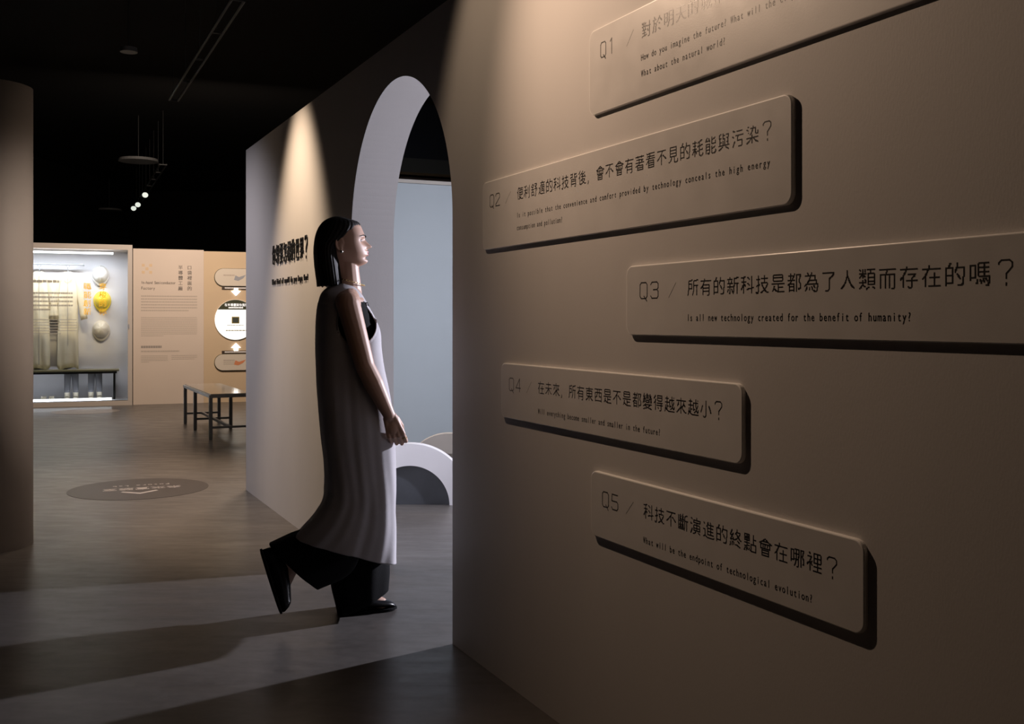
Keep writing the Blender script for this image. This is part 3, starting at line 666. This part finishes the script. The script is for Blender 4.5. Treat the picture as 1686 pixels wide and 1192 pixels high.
# torso: back x, front x (pixels of the silhouette line), half width
TR = [(470, 556, 590, .050), (480, 545, 596, .085), (490, 540, 602, .150), (505, 536, 609, .160), (525, 533, 617, .158), (545, 533, 622, .150), (570, 537, 618, .140), (600, 543, 614, .128), (640, 542, 618, .140), (680, 540, 620, .155), (720, 545, 616, .152)]
rings = []
for y_ in range(470, 721, 8):
    xb, xf, w = (cr([r[0] for r in TR], [r[i] for r in TR], y_) for i in (1, 2, 3))
    b, f = B(xb, y_), B(xf, y_); c = (b+f)/2; a = (f.x-b.x)/2*.9
    rings.append([(c.x+a*math.cos(t), w*math.sin(t), c.z) for t in np.linspace(0, 2*PI, 41)[:-1]])
loft_bm(bm, rings)
# neck
rcone(bm, B(573, 484), B(570, 440), .056, .050)
rcone(bm, B(574, 488, -.02), B(574, 496, -.14), .045, .044); rcone(bm, B(574, 488, .02), B(574, 496, .14), .045, .044)
# right arm (nearest the camera)
sh, el, wr_ = B(573, 500, -.172), B(601, 603, -.205), B(641, 684, -.200)
ell(bm, sh+Vector((0, .03, .0)), .052, .062, .055); rcone(bm, sh, el, .047, .037); rcone(bm, el, el+(wr_-el)*.35, .037, .038); rcone(bm, el+(wr_-el)*.35, wr_, .038, .0235)
# left arm, swinging back on the far side
sh2, el2, wr2 = B(578, 500, .172), B(566, 600, .215), B(590, 678, .22)
rcone(bm, sh2, el2, .046, .036); rcone(bm, el2, wr2, .037, .0235)
def hand(wr, dirn, fwd, curl, thumb_len=1):
    """palm + five fingers; dirn points down the hand, fwd towards the index side, curl towards the palm"""
    d = dirn.normalized(); fw = (fwd-d*fwd.dot(d)).normalized(); cu = d.cross(fw).normalized()
    if cu.dot(curl) < 0: cu = -cu
    k0 = wr+d*.085
    for i, off in enumerate((.027, .009, -.010, -.027)):      # metacarpals blend into the palm
        rcone(bm, wr+fw*off*.55+d*.008, k0+fw*off-d*(0, -.003, 0, .006)[i], .0135, .0105, 10)
    ell(bm, wr+d*.045, .026, .016, .036)
    L = ((.040, .024, .020), (.044, .027, .021), (.041, .025, .020), (.032, .020, .018))
    for i, off in enumerate((.027, .009, -.010, -.027)):
        p = k0+fw*off-d*(0, -.003, 0, .006)[i]; ang = (.45, .52, .58, .62)[i]; r = (.0090, .0092, .0088, .0078)[i]
        for j, ln in enumerate(L[i]):
            v = (d*math.cos(ang)+cu*math.sin(ang)+fw*off*.8).normalized(); q = p+v*ln; rcone(bm, p, q, r, r*.9, 10); p = q; r *= .9; ang += (1.05, .8, 0)[j]
    t0 = wr+d*.022+fw*.020+cu*.006; t1 = t0+(d*.9+fw*.22+cu*.55).normalized()*.042; t2 = t1+(d*.95-fw*.15+cu*.5).normalized()*.030; t3 = t2+(d+cu*.6-fw*.1).normalized()*.022
    rcone(bm, t0, t1, .0145, .0115, 10); rcone(bm, t1, t2, .0112, .0100, 10); rcone(bm, t2, t3, .0098, .0078, 10)
    return k0, fw, d, cu
K0, FW, HD, CU = hand(wr_, B(652, 716, -.195)-wr_, Vector((1, -.10, .1)), Vector((-.25, 1, 0)))
hand(wr2, Vector((.12, 0, -1)), Vector((1, .3, 0)), Vector((-.2, -1, 0)))
# legs (front leg is her left, on the far side)
hipL, knL, anL = B(588, 700, .08), B(603, 826, .085), B(590, 972, .085)
hipR, knR, anR = B(584, 700, -.08), B(572, 848, -.08), B(481, 928, -.09)
for h_, k_, a_ in ((hipL, knL, anL), (hipR, knR, anR)):
    rcone(bm, h_, k_, .074, .050); rcone(bm, k_, k_+(a_-k_)*.35, .052, .052); rcone(bm, k_+(a_-k_)*.35, a_, .052, .034)
rcone(bm, anL, B(572, 1000, .085), .032, .030); rcone(bm, anL-Vector((0, 0, .02)), B(628, 993, .085), .034, .024)
rcone(bm, anR, B(456, 922, -.09), .033, .030); rcone(bm, anR, B(464, 972, -.09), .032, .022)
# head
HC = B(563, 400); HC.y = 0
TUR = Matrix.Translation(HC) @ Matrix.Rotation(R(-2), 4, 'Z') @ Matrix.Rotation(R(-3), 4, 'Y')
PF = [(.094, .012, .020), (.091, .030, .040), (.083, .050, .058), (.070, .070, .070), (.050, .080, .075), (.035, .085, .077), (.020, .088, .076), (.008, .086, .075), (-.006, .087, .074), (-.020, .089, .072), (-.032, .091, .069), (-.045, .092, .065), (-.056, .090, .060), (-.066, .087, .054), (-.078, .088, .046), (-.088, .083, .036), (-.096, .066, .026)]
hz = [p[0] for p in PF]
def back(z): return -.098*math.sqrt(max(.02, 1-((z-.02)/.10)**2)) if z > -.03 else -.098*.86+(-.03-z)*.75
hr = []
for z in np.linspace(.094, -.096, 64):
    xf = cr(hz, [p[1] for p in PF], z); w = cr(hz, [p[2] for p in PF], z); xb = back(z) if z > -.05 else back(z)
    r = []
    for t in np.linspace(0, 2*PI, 73)[:-1]:
        c, s = math.cos(t), math.sin(t); lat = s*w
        pe = 2.3 if c > 0 else 2.0
        rr = (abs(c)**pe+abs(s)**pe)**(-1/pe); c *= rr; s *= rr; lat = s*w
        x = (xf if c > 0 else -xb)*c
        if c > 0:
            nt_ = max(0, min(1, (.014-z)/.025)); x += .0165*math.exp(-(abs(lat)/(.009+.007*nt_))**2.5)*nt_*(1 if z > -.020 else math.sqrt(max(0, 1-((-.020-z)/.009)**2)))       # nose
            x += .010*math.exp(-(lat/.017)**2)*math.exp(-((z+.020)/.006)**2)                                     # wings of the nose
            x += .0105*math.exp(-(lat/.021)**2)*(math.exp(-((z+.0405)/.0048)**2)+.9*math.exp(-((z+.0525)/.0052)**2)) # lips
            x -= .004*math.exp(-(lat/.022)**2)*math.exp(-((z+.0465)/.0022)**2)+.004*math.exp(-(lat/.025)**2)*math.exp(-((z+.063)/.005)**2)
            x += .007*math.exp(-(lat/.020)**2)*math.exp(-((z+.078)/.010)**2)                                     # chin
            x -= .012*math.exp(-((abs(lat)-.031)/.014)**2)*math.exp(-((z-.004)/.011)**2)                         # eye sockets
            x += .004*math.exp(-((abs(lat)-.028)/.020)**2)*math.exp(-((z-.022)/.006)**2)                         # brow
        r.append(TUR @ Vector((x*(1.05 if x > 0 else .95), lat, z)))
    hr.append(r)
loft_bm(bm, hr)
def HP(x, y, z): return TUR @ Vector((x, y, z))
rcone(bm, HP(-.02, 0, -.05), B(570, 462), .048, .050)
for sg in (-1, 1):        # ears
    for q in range(9):
        t0, t1 = R(-70+35*q), R(-70+35*(q+1))
        if q > 6: break
        rcone(bm, HP(-.012-.014*math.cos(t0), sg*(.079+.004*math.cos(t0)), -.008+.026*math.sin(t0)), HP(-.012-.014*math.cos(t1), sg*(.079+.004*math.cos(t1)), -.008+.026*math.sin(t1)), .0042, .0042, 8)
    ell(bm, HP(-.010, sg*.075, -.008), .013, .006, .022)
    ell(bm, HP(-.006, sg*.077, -.033), .007, .005, .008)
me = mesh('body_raw', bm); raw = bpy.data.objects.new('body_raw', me); COL.objects.link(raw)
md = raw.modifiers.new('r', 'REMESH'); md.mode = 'VOXEL'; md.voxel_size = .0030
sm = raw.modifiers.new('s', 'SMOOTH'); sm.factor = .5; sm.iterations = 4
dg = bpy.context.evaluated_depsgraph_get(); dg.update()
bme = bpy.data.meshes.new_from_object(raw.evaluated_get(dg)); bme.name = 'body'
bpy.data.objects.remove(raw)
body = link('body', bme, [M_skin, M_lip], person, smooth=True)
TI = TUR.inverted()
for p in bme.polygons:
    q = TI @ p.center
    if q.x > .07 and abs(q.y) < .021*(1-abs(q.z+.046)/.03) and -.0575 < q.z < -.0365: p.material_index = 1
# eyes, brows
for sg in (-1, 1):
    bm = bmesh.new(); ell(bm, HP(.0665, sg*.031, .003), .0112, .0112, .0112)
    e_ = link('eye', mesh('eye', bm), mat('eye_white', (.34, .31, .29), .2), person, smooth=True)
    bm = bmesh.new(); ell(bm, HP(.0757, sg*.0325, .003), .0026, .0052, .0055); link('iris', mesh('iris', bm), mat('dark_iris', (.02, .012, .008), .2), e_, smooth=True)
    bm = bmesh.new()
    for a in range(6):
        def bp_(u): return HP(.0955-.024*(u/6)**1.7, sg*(.014+.040*u/6), .021+.004*math.sin(PI*u/6))
        rcone(bm, bp_(a), bp_(a+1), .0028-.0002*a, .0026-.0002*a, 8)
    link('eyebrow', mesh('eyebrow', bm), M_hair, person, smooth=True)
    bm = bmesh.new()
    for a in range(5):
        def lp_(u): return HP(.0795-.010*(u/5)**1.3, sg*(.021+.022*u/5), .0085+.003*math.sin(PI*u/5)-.003*(u/5))
        rcone(bm, lp_(a), lp_(a+1), .0017, .0015, 6)
    link('upper_eyelid', mesh('lid', bm), M_hair, person)
# hair: bob with a centre part, tucked behind the ears
HR = [(357, 548, 562, .020), (360, 540, 573, .045), (364, 533, 588, .064), (370, 527, 594, .076), (378, 522, 593, .083), (386, 519, 587, .086), (395, 517, 576, .087), (404, 516, 563, .089), (415, 515.5, 559, .091), (428, 516, 560, .090), (440, 517, 562, .088), (452, 518.5, 564, .086), (462, 520, 566, .083), (471, 521, 568, .079)]
rings = []
hy_ = [r[0] for r in HR]
for y_ in np.linspace(357, 471, 46):
    xb, xf, w = (cr(hy_, [r[i] for r in HR], y_) for i in (1, 2, 3))
    b, f = B(xb, y_), B(xf, y_); c = (b+f)/2; a = (f.x-b.x)/2*.97; lo_ = max(0, (y_-430)/41)
    rings.append([(c.x+a*math.copysign(abs(math.cos(t))**.9, math.cos(t))*(1+.012*math.sin(23*t+2*math.sin(y_*.03))), w*math.sin(t)*(1+.014*math.sin(31*t+1.5*math.sin(y_*.04)))-(.0 if True else 0), c.z+.004*lo_*math.sin(17*t)) for t in np.linspace(0, 2*PI, 129)[:-1]])
hair = loft('hair', rings, M_hair, person)
# earring, necklace, ring
M_gold = mat('gold', (.75, .60, .30), .25, metal=1); M_silver = mat('silver', (.85, .85, .85), .2, metal=1)
bm = bmesh.new(); ell(bm, HP(-.004, -.085, -.040), .0055, .004, .0065); link('earring', mesh('earring', bm), M_silver, person, smooth=True)
def tube(name, pts, r, m, parent, closed=True):
    bm = bmesh.new(); n = len(pts)
    for i in range(n if closed else n-1): cyl(bm, pts[i], pts[(i+1) % n], r, seg=8)
    return link(name, mesh(name, bm), m, parent, smooth=True)
nc = B(577, 467); tube('necklace', [Vector((nc.x+.062*math.cos(t)-.004, .060*math.sin(t), nc.z-.016*math.cos(t)+.008)) for t in np.linspace(0, 2*PI, 33)[:-1]], .0018, M_gold, person)
rc = K0+FW*.027+HD*.020+CU*.008; tube('finger_ring', [rc+(FW*math.cos(t)+CU*math.sin(t))*.0098 for t in np.linspace(0, 2*PI, 17)[:-1]], .0015, M_gold, person)
# black top under the dress
rings = []
for y_ in range(498, 600, 6):
    xb, xf, w = (cr([r[0] for r in TR], [r[i] for r in TR], y_) for i in (1, 2, 3))
    b, f = B(xb-2, y_), B(xf+1, y_); c = (b+f)/2; a = (f.x-b.x)/2*.9+.004
    rings.append([(c.x+a*math.cos(t), (w+.005)*math.sin(t), c.z) for t in np.linspace(0, 2*PI, 49)[:-1]])
link_top = loft('top', rings, M_trou, person, cap=False)
# dress: silhouettes back/front in pixels, tilted rings towards the hem
DR = [  # back (x,y), front (x,y), half width
 ((552, 466), (588, 474), .062), ((540, 472), (596, 484), .115), ((528, 482), (604, 497), .158), ((522, 498), (612, 512), .176), ((519, 520), (620, 528), .182), ((518, 545), (627, 547), .184),
 ((518, 575), (629, 575), .180), ((519, 605), (633, 605), .178), ((520, 640), (640, 640), .182), ((523, 680), (646, 680), .190), ((527, 720), (649, 720), .196), ((532, 760), (650, 760), .200),
 ((534, 795), (651, 797), .204), ((531, 818), (651, 830), .208), ((519, 840), (652, 862), .212), ((507, 856), (652, 892), .216), ((496, 870), (652, 920), .219)]
def dress_ring(u, n=240):
    U = np.arange(len(DR)); g = lambda fn: cr(U, [fn(r) for r in DR], u)
    xb, yb, xf, yf, w = g(lambda r: r[0][0]), g(lambda r: r[0][1]), g(lambda r: r[1][0]), g(lambda r: r[1][1]), g(lambda r: r[2])
    b, f = B(xb, yb), B(xf, yf); c = (b+f)/2; S = (f.x-b.x)/2
    wv = w*.45; A = math.sqrt(max((S*.95)**2-(wv*SF)**2, (S*.5)**2))/CF if u > 3 else S*.95
    dn = max(0, (u-5)/11); out_ = []
    for t in np.linspace(0, 2*PI, n+1)[:-1]:
        pe = 2+1.6*min(1, max(0, (u-2)/6)); q_ = (abs(math.cos(t))**pe+abs(math.sin(t))**pe)**(-1/pe)
        k = q_*(1+dn*(.020*math.sin(7*t+.9*math.sin(u*.55))+.010*math.sin(13*t+u*.25)+.008*math.sin(23*t+1.3*math.sin(u*.8)))+.006*math.sin(5*t+u))
        x = c.x+A*math.cos(t)*k; y = w*math.sin(t)*k
        z = (b.z+(f.z-b.z)*(.5+.5*math.cos(t)))
        z -= dn*.03*math.sin(t)**2*(1 if math.sin(t) < 0 else .3)*0
        fl_ = max(0, (u-12.5)/3.5); x -= fl_*.045*max(0, -math.sin(t))**.5*max(0, -math.cos(t))**.5 if math.sin(t) < 0 and math.cos(t) < 0 else 0
        if math.sin(t) > 0 and math.cos(t) < 0: x += fl_*.07*math.sin(t)**.5
        out_.append(Vector((x, y, z)))
    return out_
NS = 220; rings = [dress_ring(u) for u in np.linspace(0, len(DR)-1, NS)]
v = [p for r in rings for p in r]; f = []; n = 240
hole = {-1: B(590, 525, -.17), 1: B(590, 525, .17)}
for i in range(NS-1):
    for j in range(n):
        k = (j+1) % n; c = (v[i*n+j]+v[(i+1)*n+k])/2
        sg = -1 if c.y < 0 else 1
        hc = B(588, 531, sg*.17)
        if abs(c.y) > .10 and ((c.x-hc.x)/(.080 if c.x > hc.x else .075))**2+((c.z-hc.z)/.088)**2 < 1: continue
        # V neck
        if c.x > 0 and c.z > B(600, 520).z and abs(c.y) < .055*(c.z-B(600, 520).z)/.12: continue
        f.append((i*n+j, i*n+k, (i+1)*n+k, (i+1)*n+j))
for p in v:                                  # clean round armhole edge
    if abs(p.y) > .095:
        hc = B(588, 531, math.copysign(.17, p.y)); ax_ = .080 if p.x > hc.x else .075; d_ = math.hypot((p.x-hc.x)/ax_, (p.z-hc.z)/.088)
        if .90 < d_ < 1.10: p.x = hc.x+(p.x-hc.x)/d_; p.z = hc.z+(p.z-hc.z)/d_
dress = link('dress', pyd('dress', v, f), M_dress, person, smooth=True)
md = dress.modifiers.new('thick', 'SOLIDIFY'); md.thickness = .003; md.offset = 0
# trousers: one wide leg each
def ring3(b, f, w, n=56, ph=0, amp=.03):
    c = (b+f)/2; ax = (f-b)/2
    return [c+ax*math.cos(t)*(1+amp*math.sin(6*t+ph))+Vector((0, 1, 0))*w*math.sin(t)*(1+amp*math.sin(7*t+ph)) for t in np.linspace(0, 2*PI, n+1)[:-1]]
def trouser(pairs, l):
    rg = []; U = np.arange(len(pairs))
    for u in np.linspace(0, len(pairs)-1, 34):
        q = [cr(U, [p[i] for p in pairs], u) for i in range(5)]
        rg.append(ring3(B(q[0], q[1], l), B(q[2], q[3], l), q[4], ph=u))
    o = loft('trouser_leg', rg, M_trou, person, cap=False); m_ = o.modifiers.new('t', 'SOLIDIFY'); m_.thickness = .004; m_.offset = -1
trouser([(572, 740, 618, 740, .060), (574, 790, 624, 790, .065), (572, 840, 630, 835, .075), (556, 900, 636, 895, .090), (545, 955, 640, 935, .112), (556, 1010, 639, 966, .112)], .085)
trouser([(566, 760, 606, 760, .05), (563, 790, 606, 795, .055), (550, 832, 598, 850, .065), (514, 866, 592, 905, .075), (478, 880, 574, 943, .086), (443, 895, 525, 968, .092)], -.085)
# shoes
def shoe(heel, toe, up, l, h=.062, open_=False):
    d = toe-heel; ln = d.length; d.normalize(); u = up-d*up.dot(d); u.normalize(); s_ = d.cross(u); rg = []
    for t in np.linspace(0, 1, 22):
        w = .030+.014*math.sin(PI*min(1, max(0, (t-.15)/.85))**.8); w *= math.sqrt(max(.03, 1-max(0, (t-.78)/.22)**2)) if t > .78 else 1; w *= math.sqrt(max(.05, 1-max(0, (.12-t)/.12)**2)) if t < .12 else 1
        hh = (h if t < .35 else h*(1-(.55 if open_ else .62)*(t-.35)/.65)); w *= 1.0; hh *= math.sqrt(max(.10, 1-max(0, (t-.86)/.14)**2)) if t > .86 else 1
        hh *= math.sqrt(max(.12, 1-max(0, (.14-t)/.14)**2))
        c = heel+d*ln*t
        rg.append([c+s_*w*math.cos(a)*(1 if math.sin(a) > -.2 else .96)+u*(max(0, .5+.5*math.sin(a))**.75*hh) for a in np.linspace(0, 2*PI, 33)[:-1]])
    o = loft('shoe', rg, M_shoe, person)
    so = []
    for t in np.linspace(0, 1, 22):
        w = .031+.014*math.sin(PI*min(1, max(0, (t-.15)/.85))**.8); w *= math.sqrt(max(.02, 1-max(0, (t-.80)/.20)**2)) if t > .80 else 1; w *= math.sqrt(max(.05, 1-max(0, (.10-t)/.10)**2)) if t < .10 else 1
        c = heel+d*(ln*(t*1.03-.015)); so.append([c+s_*w-u*.001, c-s_*w-u*.001, c-s_*w-u*.009, c+s_*w-u*.009])
    loft('sole', so, M_trou, o, smooth=False)
shoe(Vector((B(556, 1000, .085).x, .085, .0125)), Vector((B(652, 1000, .085).x, .085, .0125)), Vector((0, 0, 1)), .085, .055)
hl = B(432, 905, -.09); tl = B(465, 1008, -.09); shoe(hl, tl, Vector((.9, 0, .3)), -.09, .082, True)
